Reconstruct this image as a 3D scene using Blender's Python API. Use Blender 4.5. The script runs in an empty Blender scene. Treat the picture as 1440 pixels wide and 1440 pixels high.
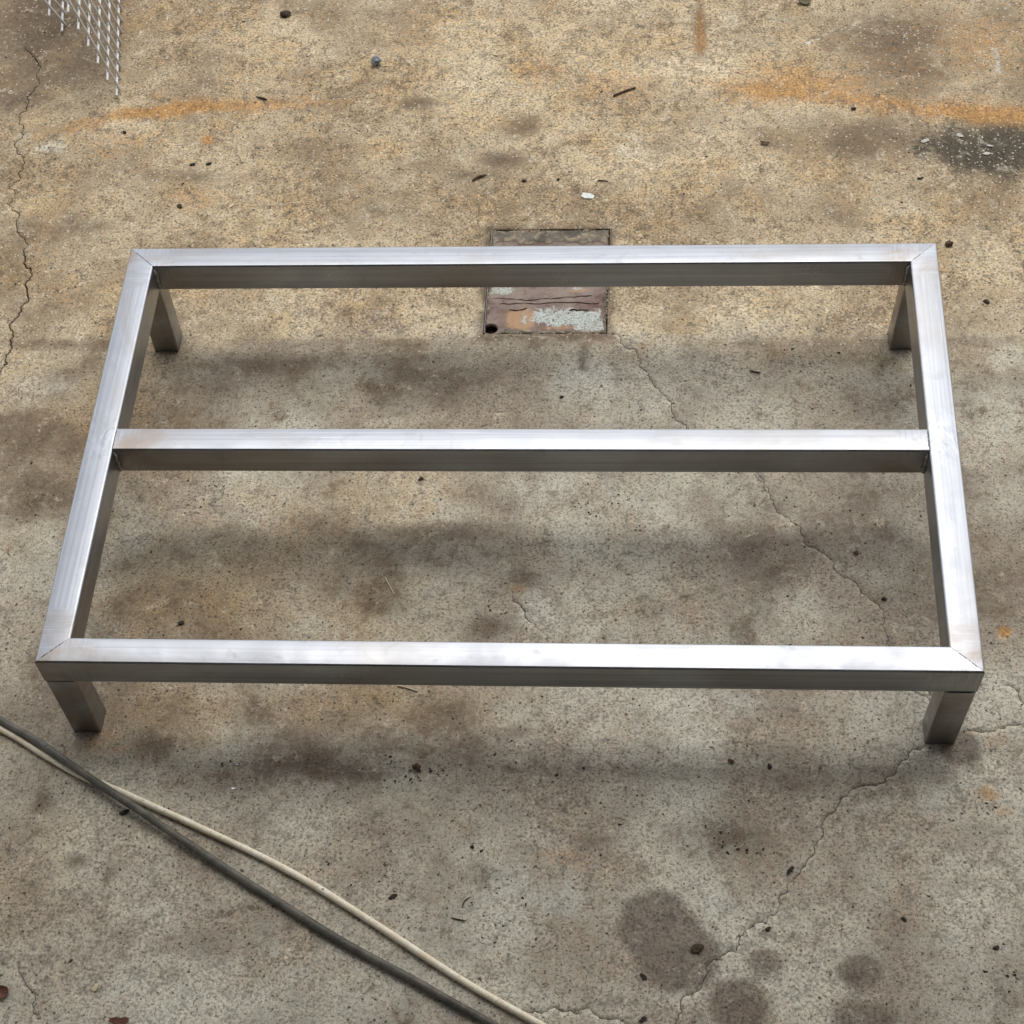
import bpy, bmesh, math, random
import numpy as np
from mathutils import Vector, Matrix
from mathutils.geometry import delaunay_2d_cdt

SC = bpy.context.scene
COL = SC.collection
random.seed(7)
RNG = np.random.default_rng(11)

# ------------------------------------------------------------------ camera
W, D, H, T = 1.2, 0.7744, 0.152, 0.0403          # table frame: width, depth, height, tube
YM = 0.3678                                       # rear edge of the middle bar
FPX, CYPX = 1950.38, 1418.03                      # focal length and optical centre in photo pixels
CAM = np.array([0.72938, -1.87941, 1.56438])
ROT = np.array([[0.99791690, 0.04761299, -0.04353007],
                [-0.02553945, 0.91119742, 0.41117757],
                [0.05924189, -0.40920932, 0.91051531]])
cd = bpy.data.cameras.new('camera')
cam = bpy.data.objects.new('camera', cd)
COL.objects.link(cam)
m = Matrix([[ROT[0][i], ROT[1][i], ROT[2][i], CAM[i]] for i in range(3)] + [[0, 0, 0, 1]])
cam.matrix_world = m
cd.sensor_width = 36.0
cd.lens = FPX / 1440 * 36
cd.shift_y = (CYPX - 720) / 1440
cd.clip_end = 500
SC.camera = cam

# ------------------------------------------------------------------ world, sun, exposure
SUN_EL, SUN_AZ = math.radians(66), math.radians(17)   # the open sky lies beyond the canopy, at the far side
wd = bpy.data.worlds.new('World'); SC.world = wd; wd.use_nodes = True
nt = wd.node_tree; nt.nodes.clear()
sky = nt.nodes.new('ShaderNodeTexSky'); sky.sky_type = 'NISHITA'; sky.sun_disc = False
sky.sun_elevation = SUN_EL; sky.sun_rotation = SUN_AZ
sky.dust_density = 1.5; sky.air_density = 1.0
hs = nt.nodes.new('ShaderNodeHueSaturation'); hs.inputs['Saturation'].default_value = 0.22
bg = nt.nodes.new('ShaderNodeBackground'); bg.inputs['Strength'].default_value = 0.15
wo = nt.nodes.new('ShaderNodeOutputWorld')
nt.links.new(sky.outputs[0], hs.inputs['Color']); nt.links.new(hs.outputs[0], bg.inputs['Color'])
nt.links.new(bg.outputs[0], wo.inputs['Surface'])
sl = bpy.data.lights.new('sun', 'SUN'); sl.energy = 0.75; sl.angle = math.radians(58); sl.color = (1.0, 0.96, 0.89)
sun = bpy.data.objects.new('sun', sl); COL.objects.link(sun)
sd = Vector((math.sin(SUN_AZ) * math.cos(SUN_EL), math.cos(SUN_AZ) * math.cos(SUN_EL), math.sin(SUN_EL)))
sun.rotation_euler = sd.to_track_quat('Z', 'Y').to_euler(); sun.location = (0.6, 3, 6)
SC.view_settings.view_transform = 'Standard'; SC.view_settings.look = 'None'
SC.view_settings.gamma = 1.0; SC.view_settings.use_curve_mapping = False
SC.view_settings.exposure = 0.92
SC.cycles.max_bounces = 6; SC.cycles.diffuse_bounces = 3; SC.cycles.glossy_bounces = 3


def G(x, y, z=0.0):
    """photo pixel -> point of the yard at height z"""
    d = ROT.T @ np.array([(x - 720) / FPX, -(y - CYPX) / FPX, -1.0])
    p = CAM + (z - CAM[2]) / d[2] * d
    return Vector((p[0], p[1], z))


# ------------------------------------------------------------------ helpers
def link(name, me, mat=None, parent=None):
    o = bpy.data.objects.new(name, me); COL.objects.link(o)
    if mat is not None and me is not None: me.materials.append(mat)
    if parent is not None: o.parent = parent
    return o


def tag(o, label=None, cat=None, group=None, kind=None):
    if label: o['label'] = label
    if cat: o['category'] = cat
    if group: o['group'] = group
    if kind: o['kind'] = kind
    return o


def empty(name, loc=(0, 0, 0)):
    o = bpy.data.objects.new(name, None); COL.objects.link(o); o.location = loc
    o.empty_display_size = 0.05
    return o


def bm_mesh(bm, name, smooth=False):
    me = bpy.data.meshes.new(name); bm.to_mesh(me); bm.free()
    if smooth:
        for p in me.polygons: p.use_smooth = True
    return me


class NB:
    """small node-graph builder"""
    def __init__(s, name):
        s.mat = bpy.data.materials.new(name); s.mat.use_nodes = True
        s.t = s.mat.node_tree; s.t.nodes.clear()
        s.out = s.t.nodes.new('ShaderNodeOutputMaterial')
        s.b = s.t.nodes.new('ShaderNodeBsdfPrincipled')
        s.t.links.new(s.b.outputs[0], s.out.inputs['Surface'])

    def n(s, typ, **kw):
        nd = s.t.nodes.new(typ)
        for k, v in kw.items(): setattr(nd, k, v)
        return nd

    def put(s, sock, v):
        if hasattr(v, 'is_output') or isinstance(v, bpy.types.NodeSocket): s.t.links.new(v, sock)
        elif isinstance(v, (tuple, list)) and len(v) == 3 and sock.type == 'RGBA': sock.default_value = (*v, 1)
        else: sock.default_value = v

    def math(s, op, a, b=None, c=None, clamp=False):
        nd = s.n('ShaderNodeMath', operation=op); nd.use_clamp = clamp
        for i, v in enumerate((a, b, c)):
            if v is not None: s.put(nd.inputs[i], v)
        return nd.outputs[0]

    def mix(s, f, a, b, mode='MIX'):
        nd = s.n('ShaderNodeMix', data_type='RGBA', blend_type=mode); nd.clamp_factor = True
        s.put(nd.inputs[0], f); s.put(nd.inputs[6], a); s.put(nd.inputs[7], b)
        return nd.outputs[2]

    def ramp(s, f, lo, hi, a=0.0, b=1.0, smooth=True):
        nd = s.n('ShaderNodeMapRange'); nd.interpolation_type = 'SMOOTHSTEP' if smooth else 'LINEAR'
        s.put(nd.inputs[0], f)
        for i, v in zip((1, 2, 3, 4), (lo, hi, a, b)): s.put(nd.inputs[i], v)
        return nd.outputs[0]

    def pos(s):
        return s.n('ShaderNodeNewGeometry').outputs['Position']

    def obj(s):
        return s.n('ShaderNodeTexCoord').outputs['Object']

    def mapping(s, v, scale=(1, 1, 1), loc=(0, 0, 0), rot=(0, 0, 0)):
        nd = s.n('ShaderNodeMapping'); s.put(nd.inputs['Vector'], v)
        nd.inputs['Scale'].default_value = scale; nd.inputs['Location'].default_value = loc
        nd.inputs['Rotation'].default_value = rot
        return nd.outputs[0]

    def noise(s, v, scale, detail=3, rough=0.55, dist=0.0, color=False):
        nd = s.n('ShaderNodeTexNoise'); s.put(nd.inputs['Vector'], v)
        nd.inputs['Scale'].default_value = scale; nd.inputs['Detail'].default_value = detail
        nd.inputs['Roughness'].default_value = rough; nd.inputs['Distortion'].default_value = dist
        return nd.outputs[1 if color else 0]

    def voro(s, v, scale, feature='F1', rnd=1.0):
        nd = s.n('ShaderNodeTexVoronoi', feature=feature); s.put(nd.inputs['Vector'], v)
        nd.inputs['Scale'].default_value = scale; nd.inputs['Randomness'].default_value = rnd
        return nd

    def attr(s, name):
        return s.n('ShaderNodeAttribute', attribute_name=name).outputs['Fac']

    def bump(s, h, strength, dist, normal=None):
        nd = s.n('ShaderNodeBump'); s.put(nd.inputs['Height'], h)
        nd.inputs['Strength'].default_value = strength; nd.inputs['Distance'].default_value = dist
        if normal is not None: s.put(nd.inputs['Normal'], normal)
        return nd.outputs[0]

    def set(s, **kw):
        for k, v in kw.items(): s.put(s.b.inputs[k.replace('_', ' ')], v)
        return s.mat


# ------------------------------------------------------------------ materials
CEM_A, CEM_B, CEM_C = (0.310, 0.262, 0.200), (0.495, 0.465, 0.375), (0.330, 0.245, 0.172)
TAN_A, TAN_B, TAN_C = (0.255, 0.188, 0.112), (0.490, 0.402, 0.265), (0.395, 0.265, 0.124)
PALE = (0.540, 0.545, 0.475)


def concrete_material():
    g = NB('weathered_concrete')
    P = g.pos()
    warm, dirt, rust, oil, pale, crack, moss, worn, mot, mot2 = [g.attr(a) for a in
        ('warm', 'dirt', 'rust', 'oil', 'pale', 'crack', 'moss', 'worn', 'mottle', 'mottle2')]

    def noise2(scale, detail, rough, dist=0.0, off=(0, 0, 0)):
        o = g.noise(g.mapping(P, loc=off) if off != (0, 0, 0) else P, scale, detail, rough, dist)
        o.node.noise_dimensions = '2D'; return o

    def voro2(v, scale, feature='F1'):
        nd = g.voro(v, scale, feature); nd.voronoi_dimensions = '2D'; return nd

    def sep(sock):
        c = g.n('ShaderNodeSeparateColor'); g.put(c.inputs[0], sock); return c.outputs

    def mul(col, f):
        c = g.n('ShaderNodeCombineColor')
        for i in range(3): g.put(c.inputs[i], f)
        return g.mix(1.0, col, c.outputs[0], 'MULTIPLY')
    c0 = lambda s, k: g.math('MULTIPLY', g.math('SUBTRACT', s, 0.5), k)
    na = noise2(52.0, 4, 0.66, 0.4)
    nb = noise2(230.0, 3, 0.74, 0.0, (7, 1, 0))
    nc = noise2(19.0, 4, 0.62, 0.5, (3, 8, 0))
    nb2 = noise2(105.0, 3, 0.70, 0.3, (1, 4, 0))
    # cement and weathered tan, both mottled
    mm = g.math('ADD', mot, c0(nc, 0.9))
    cem = g.mix(g.ramp(mm, 0.20, 0.80), CEM_A, CEM_B)
    cem = g.mix(g.ramp(g.math('ADD', mot2, c0(na, 0.8)), 0.52, 0.95, 0, 0.55), cem, CEM_C)
    tan = g.mix(g.ramp(mm, 0.15, 0.85), TAN_A, TAN_B)
    tan = g.mix(g.ramp(g.math('ADD', mot2, c0(na, 0.7)), 0.40, 0.95, 0, 0.6), tan, TAN_C)
    wm = g.ramp(g.math('ADD', warm, c0(nc, 0.9)), 0.15, 0.85)
    col = g.mix(wm, cem, tan)
    # chalky scars
    pl = g.ramp(g.math('ADD', pale, g.math('ADD', c0(nc, 0.8), c0(na, 0.4))), 0.25, 0.75)
    col = g.mix(g.math('MULTIPLY', pl, 0.72), col, PALE)
    # ground-in dirt, with the shade painted under the wire mesh
    dn = g.math('ADD', dirt, g.math('ADD', c0(nc, 0.75), g.math('ADD', c0(na, 1.1), g.math('ADD', c0(nb2, 1.0), c0(nb, 1.6)))))
    df = g.ramp(dn, 0.28, 0.84)
    col = g.mix(g.math('MULTIPLY', df, 0.86), col, (0.092, 0.063, 0.041))
    # rust wash
    rf = g.math('MULTIPLY', g.ramp(g.math('ADD', rust, g.math('ADD', c0(na, 0.45), c0(nb, 0.10))), 0.06, 0.72), g.ramp(rust, 0.0, 0.25))
    col = g.mix(g.math('MULTIPLY', rf, 0.82), col, g.mix(na, (0.30, 0.135, 0.035), (0.42, 0.235, 0.075)))
    # black algae
    mf = g.ramp(g.math('ADD', moss, g.math('ADD', c0(na, 1.0), c0(nb2, 0.9))), 0.25, 0.95)
    mf = g.math('MULTIPLY', mf, g.ramp(moss, 0.0, 0.15))
    col = g.mix(g.math('MULTIPLY', mf, 0.92), col, (0.040, 0.034, 0.024))
    # oil spots
    of = g.math('MULTIPLY', g.ramp(g.math('ADD', oil, g.math('ADD', c0(nc, 0.35), c0(na, 0.3))), 0.08, 0.62), g.ramp(oil, 0.0, 0.2))
    col = g.mix(g.math('MULTIPLY', of, 0.80), col, (0.112, 0.082, 0.056))
    # scuffs and rubbed patches, finely broken up
    ns = noise2(30.0, 5, 0.76, 0.35, (11, 6, 0))
    sa = g.ramp(mot2, 0.35, 0.75, 0.25, 0.85)
    col = g.mix(g.math('MULTIPLY', g.ramp(ns, 0.56, 0.74), sa), col, (0.115, 0.082, 0.055))
    col = g.mix(g.math('MULTIPLY', g.ramp(ns, 0.44, 0.28), 0.40), col, (0.56, 0.50, 0.38))
    # sand grain
    amp = g.ramp(wm, 0, 1, 0.80, 1.0, False)
    cell = sep(voro2(P, 430.0).outputs['Color'])[0]
    gr = g.math('MULTIPLY', g.ramp(nb, 0.27, 0.73, 0.36, 1.64, False), g.ramp(cell, 0, 1, 0.85, 1.15, False))
    gr = g.math('MULTIPLY', gr, g.ramp(nb2, 0.28, 0.72, 0.76, 1.24, False))
    gr = g.math('MULTIPLY', gr, g.ramp(na, 0.28, 0.72, 0.58, 1.42, False))
    amp = g.math('MULTIPLY', amp, g.math('SUBTRACT', 1.0, g.math('MULTIPLY', rf, 0.35)))
    gr = g.math('ADD', 1.0, g.math('MULTIPLY', g.math('SUBTRACT', gr, 1.0), amp))
    col = mul(col, g.math('MAXIMUM', gr, 0.16))
    # brown dust held in the finest hollows
    pep = g.math('MULTIPLY', g.ramp(nb, 0.47, 0.34), g.ramp(na, 0.40, 0.62, 0.15, 0.85))
    col = g.mix(g.math('MULTIPLY', pep, 0.55), col, (0.100, 0.068, 0.044))

    def pits(scale, lo, hi, thr, seed):
        v = voro2(g.mapping(P, loc=(seed, seed * 2, 0)), scale); c = sep(v.outputs['Color'])
        rad = g.ramp(c[1], 0, 1, lo, hi, False)
        dd = g.math('ADD', v.outputs['Distance'], g.math('ADD', c0(nb, 0.16), c0(nb2, 0.10)))
        hole = g.math('SUBTRACT', 1.0, g.ramp(g.math('DIVIDE', dd, rad), 0.55, 1.15))
        return g.math('MULTIPLY', hole, g.math('GREATER_THAN', c[0], g.math('SUBTRACT', thr, g.math('MULTIPLY', mot2, 0.22))))
    pit = g.math('MAXIMUM', pits(62.0, 0.05, 0.15, 0.92, 3.3), g.math('MULTIPLY', pits(150.0, 0.08, 0.26, 0.92, 9.1), 0.85))
    col = g.mix(g.math('MULTIPLY', pit, 0.82), col, (0.040, 0.030, 0.021))
    # pale sand grains where the skin is worn off
    v3 = voro2(g.mapping(P, loc=(1.7, 4.4, 0)), 150.0); c3 = sep(v3.outputs['Color'])
    fr = g.ramp(c3[1], 0, 1, 0.10, 0.30, False)
    fl = g.math('MULTIPLY', g.math('SUBTRACT', 1.0, g.ramp(g.math('DIVIDE', g.math('ADD', v3.outputs['Distance'], c0(nb, .15)), fr), 0.6, 1.1)),
                g.math('GREATER_THAN', g.math('ADD', c3[0], g.math('MULTIPLY', worn, 0.20)), 1.02))
    col = g.mix(g.math('MULTIPLY', fl, 0.75), col, (0.60, 0.55, 0.45))
    # hairline crazing
    wv = g.n('ShaderNodeVectorMath', operation='MULTIPLY_ADD')
    cv = g.n('ShaderNodeCombineXYZ'); g.put(cv.inputs[0], nc); g.put(cv.inputs[1], na)
    g.put(wv.inputs[0], cv.outputs[0]); wv.inputs[1].default_value = (0.09, 0.05, 0); g.put(wv.inputs[2], P)
    cz = g.math('SUBTRACT', 1.0, g.ramp(voro2(wv.outputs[0], 10.0, 'DISTANCE_TO_EDGE').outputs['Distance'], 0.0, 0.011))
    cz = g.math('MULTIPLY', cz, g.ramp(mot, 0.50, 0.66))
    czz = cz
    col = g.mix(g.math('MULTIPLY', czz, 0.5), col, (0.07, 0.052, 0.036))
    col = g.mix(g.math('MULTIPLY', g.ramp(crack, 0.2, 0.7), g.ramp(na, 0.36, 0.58, 0.35, 0.95)), col, (0.040, 0.030, 0.020))
    # relief
    h = g.math('ADD', g.math('MULTIPLY', nb, 0.8), g.math('ADD', g.math('MULTIPLY', nb2, 0.7), g.math('MULTIPLY', na, 0.8)))
    rough = g.math('SUBTRACT', 0.92, g.math('MULTIPLY', of, 0.25))
    return g.set(Base_Color=col, Roughness=rough, Normal=g.bump(h, 0.45, 0.0016), Specular_IOR_Level=0.25)


def steel_material(name, half, patch, seed=0.0, tint=0.3, joint=False):
    """brushed stainless tube, grain along local X, polished across the grain near the welded ends"""
    g = NB(name)
    O = g.obj()
    sx = g.n('ShaderNodeSeparateXYZ'); g.put(sx.inputs[0], O)
    ax = g.math('ABSOLUTE', sx.outputs[0])
    sm = g.noise(g.mapping(O, loc=(seed, 0, 0)), 14.0, 4, 0.6, 0.4)
    end = g.ramp(g.math('ADD', ax, g.math('MULTIPLY', g.math('SUBTRACT', sm, 0.5), 0.05)), half - patch, half - patch + 0.006)
    st1 = g.noise(g.mapping(O, scale=(3.0, 420.0, 420.0), loc=(seed, seed, 0)), 1.0, 4, 0.65)
    st1b = g.noise(g.mapping(O, scale=(1.2, 130.0, 130.0), loc=(seed * 2, 0, seed)), 1.0, 3, 0.6)
    st2 = g.noise(g.mapping(O, scale=(520.0, 22.0, 22.0), loc=(0, seed, 0)), 1.0, 4, 0.65)
    streak = g.mix(end, g.math('ADD', g.math('MULTIPLY', st1, 0.5), g.math('MULTIPLY', st1b, 0.5)), g.math('ADD', 0.22, g.math('MULTIPLY', st2, 0.6)))
    smudge = g.noise(g.mapping(O, loc=(0, seed, 3)), 38.0, 4, 0.62, 0.6)
    col = g.mix(g.ramp(streak, 0.36, 0.64), (0.272, 0.281, 0.302), (0.362, 0.372, 0.394))
    col = g.mix(g.ramp(smudge, 0.54, 0.80, 0, 0.55), col, (0.235, 0.235, 0.24))
    film = g.noise(g.mapping(O, loc=(5, seed, 1), scale=(0.45, 1, 1)), 9.0, 4, 0.6, 1.0)
    col = g.mix(g.ramp(film, 0.46, 0.70, 0, 0.6), col, (0.275, 0.262, 0.245))
    scr = g.noise(g.mapping(O, scale=(9.0, 700.0, 700.0), loc=(seed, 2, 0), rot=(0, 0, 0.06)), 1.0, 1, 0.5)
    col = g.mix(g.ramp(scr, 0.70, 0.78, 0, 0.5), col, (0.50, 0.51, 0.53))
    # straw-brown heat tint close to the welds
    ht = g.math('MULTIPLY', g.ramp(ax, half - 0.10, half - 0.045), g.ramp(sm, 0.42, 0.66, 0, tint))
    col = g.mix(ht, col, (0.23, 0.175, 0.125))
    rg = g.math('ADD', g.ramp(streak, 0.25, 0.75, 0.27, 0.43, False), g.ramp(sm, 0.3, 0.7, -0.08, 0.10, False))
    rg = g.math('ADD', rg, g.ramp(smudge, 0.6, 0.8, 0.0, 0.09))
    h = g.math('ADD', g.math('MULTIPLY', streak, 0.5), g.math('MULTIPLY', sm, 3.0))
    if joint:
        lump_ = g.noise(g.mapping(O, loc=(seed, 0, 1), scale=(1, 1.6, 1)), 55.0, 2, 0.5, 0.8)
        near = g.ramp(ax, 0.075, 0.020)
        h = g.math('ADD', h, g.math('MULTIPLY', g.math('MULTIPLY', lump_, near), 3.5))
        col = g.mix(g.math('MULTIPLY', near, g.ramp(lump_, 0.40, 0.65, 0.0, 0.45)), col, (0.42, 0.43, 0.45))
    nrm = g.bump(h, 0.22, 0.0006)
    return g.set(Base_Color=col, Metallic=1.0, Roughness=rg, Normal=nrm)


def weld_material():
    g = NB('weld_metal'); O = g.pos()
    n = g.noise(O, 420.0, 4, 0.6)
    col = g.mix(g.ramp(n, 0.35, 0.65), (0.10, 0.085, 0.075), (0.42, 0.40, 0.38))
    return g.set(Base_Color=col, Metallic=0.9, Roughness=g.ramp(n, 0.3, 0.7, 0.35, 0.6), Normal=g.bump(n, 0.6, 0.001))


def seam_material():
    g = NB('ground_weld_seam'); n = g.noise(g.pos(), 300.0, 3)
    return g.set(Base_Color=g.mix(n, (0.05, 0.05, 0.055), (0.22, 0.22, 0.23)), Metallic=0.9, Roughness=0.5)


def wire_material():
    g = NB('galvanised_wire'); n = g.noise(g.pos(), 120.0, 4)
    col = g.mix(g.ramp(n, 0.35, 0.7), (0.54, 0.52, 0.49), (0.70, 0.68, 0.65))
    return g.set(Base_Color=col, Metallic=0.0, Roughness=0.4)


def plate_material():
    g = NB('rusty_painted_steel'); P = g.pos()
    n1 = g.noise(P, 16.0, 5, 0.6, 0.5); n2 = g.noise(P, 60.0, 5, 0.65, 0.6); n3 = g.noise(P, 330.0, 4, 0.65)
    col = g.mix(g.ramp(n1, 0.35, 0.65), (0.135, 0.082, 0.062), (0.200, 0.145, 0.125))
    dust = g.ramp(n1, 0.40, 0.75, 0, 0.5)
    col = g.mix(g.ramp(n2, 0.48, 0.70, 0, 0.8), col, (0.105, 0.045, 0.030))
    col = g.mix(g.ramp(g.noise(g.mapping(P, scale=(1, 7, 1)), 40.0, 4, 0.65, 0.5), 0.52, 0.70, 0, 0.6), col, (0.235, 0.195, 0.195))
    col = g.mix(g.ramp(n3, 0.55, 0.72, 0, 0.5), col, (0.05, 0.030, 0.024))
    o = g.attr('ochre'); pt = g.attr('paint'); so = g.attr('soil')
    of = g.ramp(g.math('ADD', o, g.math('MULTIPLY', g.math('SUBTRACT', n2, 0.5), 1.0)), 0.3, 0.7)
    col = g.mix(g.math('MULTIPLY', of, 0.72), col, g.mix(n3, (0.30, 0.11, 0.035), (0.55, 0.41, 0.22)))
    pf = g.ramp(g.math('ADD', pt, g.math('MULTIPLY', g.math('SUBTRACT', n2, 0.5), 2.0)), 0.40, 0.62)
    pf = g.math('MULTIPLY', pf, g.ramp(g.math('ADD', n3, g.math('MULTIPLY', g.math('SUBTRACT', n2, 0.5), 0.6)), 0.30, 0.50))
    col = g.mix(pf, col, g.mix(g.ramp(n3, 0.4, 0.7), (0.34, 0.37, 0.34), (0.54, 0.57, 0.53)))
    sf = g.ramp(g.math('ADD', so, g.math('MULTIPLY', g.math('SUBTRACT', n2, 0.5), 0.9)), 0.35, 0.6)
    soil = g.mix(g.ramp(n2, 0.45, 0.66), (0.045, 0.036, 0.024), (0.29, 0.235, 0.155))
    soil = g.mix(g.ramp(n3, 0.60, 0.72, 0, 0.5), soil, (0.34, 0.29, 0.17))
    col = g.mix(sf, col, soil)
    col = g.mix(dust, col, (0.27, 0.22, 0.155))
    h = g.math('ADD', g.math('MULTIPLY', n3, 0.6), g.math('ADD', n2, g.math('ADD', g.math('MULTIPLY', pf, 0.5), g.math('MULTIPLY', sf, 1.2))))
    return g.set(Base_Color=col, Roughness=g.ramp(n2, 0.3, 0.7, 0.55, 0.85), Specular_IOR_Level=0.3, Normal=g.bump(h, 0.6, 0.0015))


def cable_material(name, a, b, spot, rough, amount):
    g = NB(name); P = g.pos()
    n = g.noise(P, 45.0, 5, 0.65, 0.4); f = g.noise(P, 260.0, 4, 0.65)
    col = g.mix(g.ramp(n, 0.35, 0.68), a, b)
    col = g.mix(g.math('MULTIPLY', g.ramp(f, 0.54, 0.70), amount), col, spot)
    v = g.voro(P, 85.0); c = g.n('ShaderNodeSeparateColor'); g.put(c.inputs[0], v.outputs['Color'])
    dot = g.math('MULTIPLY', g.math('SUBTRACT', 1.0, g.ramp(v.outputs['Distance'], 0.10, 0.22)), g.math('GREATER_THAN', c.outputs[0], 0.84))
    col = g.mix(g.math('MULTIPLY', dot, min(1, amount * 1.6)), col, (0.05, 0.035, 0.02))
    return g.set(Base_Color=col, Roughness=rough, Specular_IOR_Level=0.35, Normal=g.bump(f, 0.25, 0.0006))


def plain(name, a, b, rough=0.8, scale=200.0, metallic=0.0):
    g = NB(name); n = g.noise(g.pos(), scale, 4, 0.65)
    return g.set(Base_Color=g.mix(g.ramp(n, 0.3, 0.7), a, b), Roughness=rough, Metallic=metallic, Specular_IOR_Level=0.3,
                 Normal=g.bump(n, 0.4, 0.001))


M_CON = concrete_material()
M_WELD = weld_material(); M_SEAM = seam_material(); M_WIRE = wire_material(); M_PLATE = plate_material()

# ------------------------------------------------------------------ value noise for the ground's stains
def vnoise(x, y, scale, seed):
    r = np.random.default_rng(seed).random((128, 128))
    u, v = x * scale + 37.3, y * scale + 51.7
    i, j = np.floor(u).astype(int), np.floor(v).astype(int)
    a, b = u - i, v - j
    a = a * a * (3 - 2 * a); b = b * b * (3 - 2 * b)
    q = lambda ii, jj: r[ii % 128, jj % 128]
    return (q(i, j) * (1 - a) + q(i + 1, j) * a) * (1 - b) + (q(i, j + 1) * (1 - a) + q(i + 1, j + 1) * a) * b


def fbm(x, y, scale, seed, octs=4):
    s, amp, tot = 0, 1.0, 0
    for k in range(octs):
        s = s + amp * vnoise(x, y, scale * 2 ** k, seed + k); tot += amp; amp *= 0.55
    return s / tot


def seg_dist(x, y, pts):
    """distance to a polyline and the arc parameter 0..1 of the nearest point"""
    best = np.full(x.shape, 1e9); par = np.zeros(x.shape)
    L = [0.0]
    for a, b in zip(pts[:-1], pts[1:]): L.append(L[-1] + math.hypot(b[0] - a[0], b[1] - a[1]))
    for k, (a, b) in enumerate(zip(pts[:-1], pts[1:])):
        dx, dy = b[0] - a[0], b[1] - a[1]; l2 = dx * dx + dy * dy + 1e-12
        t = np.clip(((x - a[0]) * dx + (y - a[1]) * dy) / l2, 0, 1)
        d = np.hypot(x - a[0] - t * dx, y - a[1] - t * dy)
        mk = d < best
        best[mk] = d[mk]; par[mk] = (L[k] + t[mk] * math.sqrt(l2)) / L[-1]
    return best, par


# ------------------------------------------------------------------ the yard: one sheet, cracks cut into it, a pit for the cover
CRACKS = [  # photo pixels, width in millimetres
    ([(37, 60), (46, 80), (54, 90), (54, 120), (38, 136), (38, 155), (33, 190), (25, 217), (33, 232), (28, 252), (13, 265), (20, 278), (14, 290), (23, 310), (24, 325), (39, 348)], 1.5),
    ([(39, 348), (33, 370), (45, 388), (38, 410), (32, 430), (13, 460), (15, 477), (8, 500), (0, 524), (-14, 560)], 2.5),
    ([(862, 470), (878, 488), (897, 500), (912, 525), (918, 540), (935, 557), (945, 575), (960, 597), (990, 622), (1057, 663), (1066, 676), (1081, 687), (1088, 705), (1092, 718), (1108, 728), (1127, 742), (1130, 762), (1145, 770), (1165, 785), (1172, 800), (1185, 812), (1205, 822), (1222, 842), (1243, 860), (1240, 880), (1247, 905), (1262, 935), (1290, 975), (1308, 986)], 0.75),
    ([(1303, 1049), (1275, 1069), (1258, 1090), (1218, 1105), (1192, 1120), (1167, 1145), (1155, 1180), (1141, 1205), (1133, 1218), (1120, 1232), (1106, 1255), (1096, 1280), (1076, 1300), (1045, 1315), (1035, 1340), (1012, 1350), (996, 1355), (991, 1375), (986, 1388), (966, 1400), (957, 1412), (958, 1425), (950, 1444), (948, 1470)], 0.75),
    ([(1355, 1032), (1380, 1031), (1395, 1029), (1425, 1020), (1440, 1024), (1462, 1030)], 0.6),
    ([(736, 1425), (790, 1422), (830, 1418), (850, 1432), (884, 1441)], 0.65),
    ([(720, 833), (730, 850), (738, 868), (752, 880)], 1.1),
    ([(1060, 663), (1075, 690), (1078, 698)], 0.9),
    ([(24, 1355), (36, 1385), (46, 1412), (54, 1434)], 0.7),
    ([(1420, 965), (1432, 978), (1450, 995)], 0.8),
    ([(1330, 1000), (1318, 985), (1290, 968)], 0.9),
]
PX0, PX1, PY0, PY1 = 0.5250, 0.7225, -0.0035, 0.2405      # opening for the cover plate
GX0, GX1, GY0, GY1, STEP = -0.62, 1.62, -1.36, 1.06, 0.0075


def jag(pts, step, rnd):
    out = [Vector(p[:2]) for p in pts]
    lev = 0
    while True:
        new = [out[0]]; done = True
        for a, b in zip(out[:-1], out[1:]):
            d = b - a
            if d.length > step:
                done = False
                nrm = Vector((-d.y, d.x))
                new.append((a + b) / 2 + nrm * rnd.uniform(-0.22, 0.22))
            new.append(b)
        out = new
        if done: return out


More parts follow.
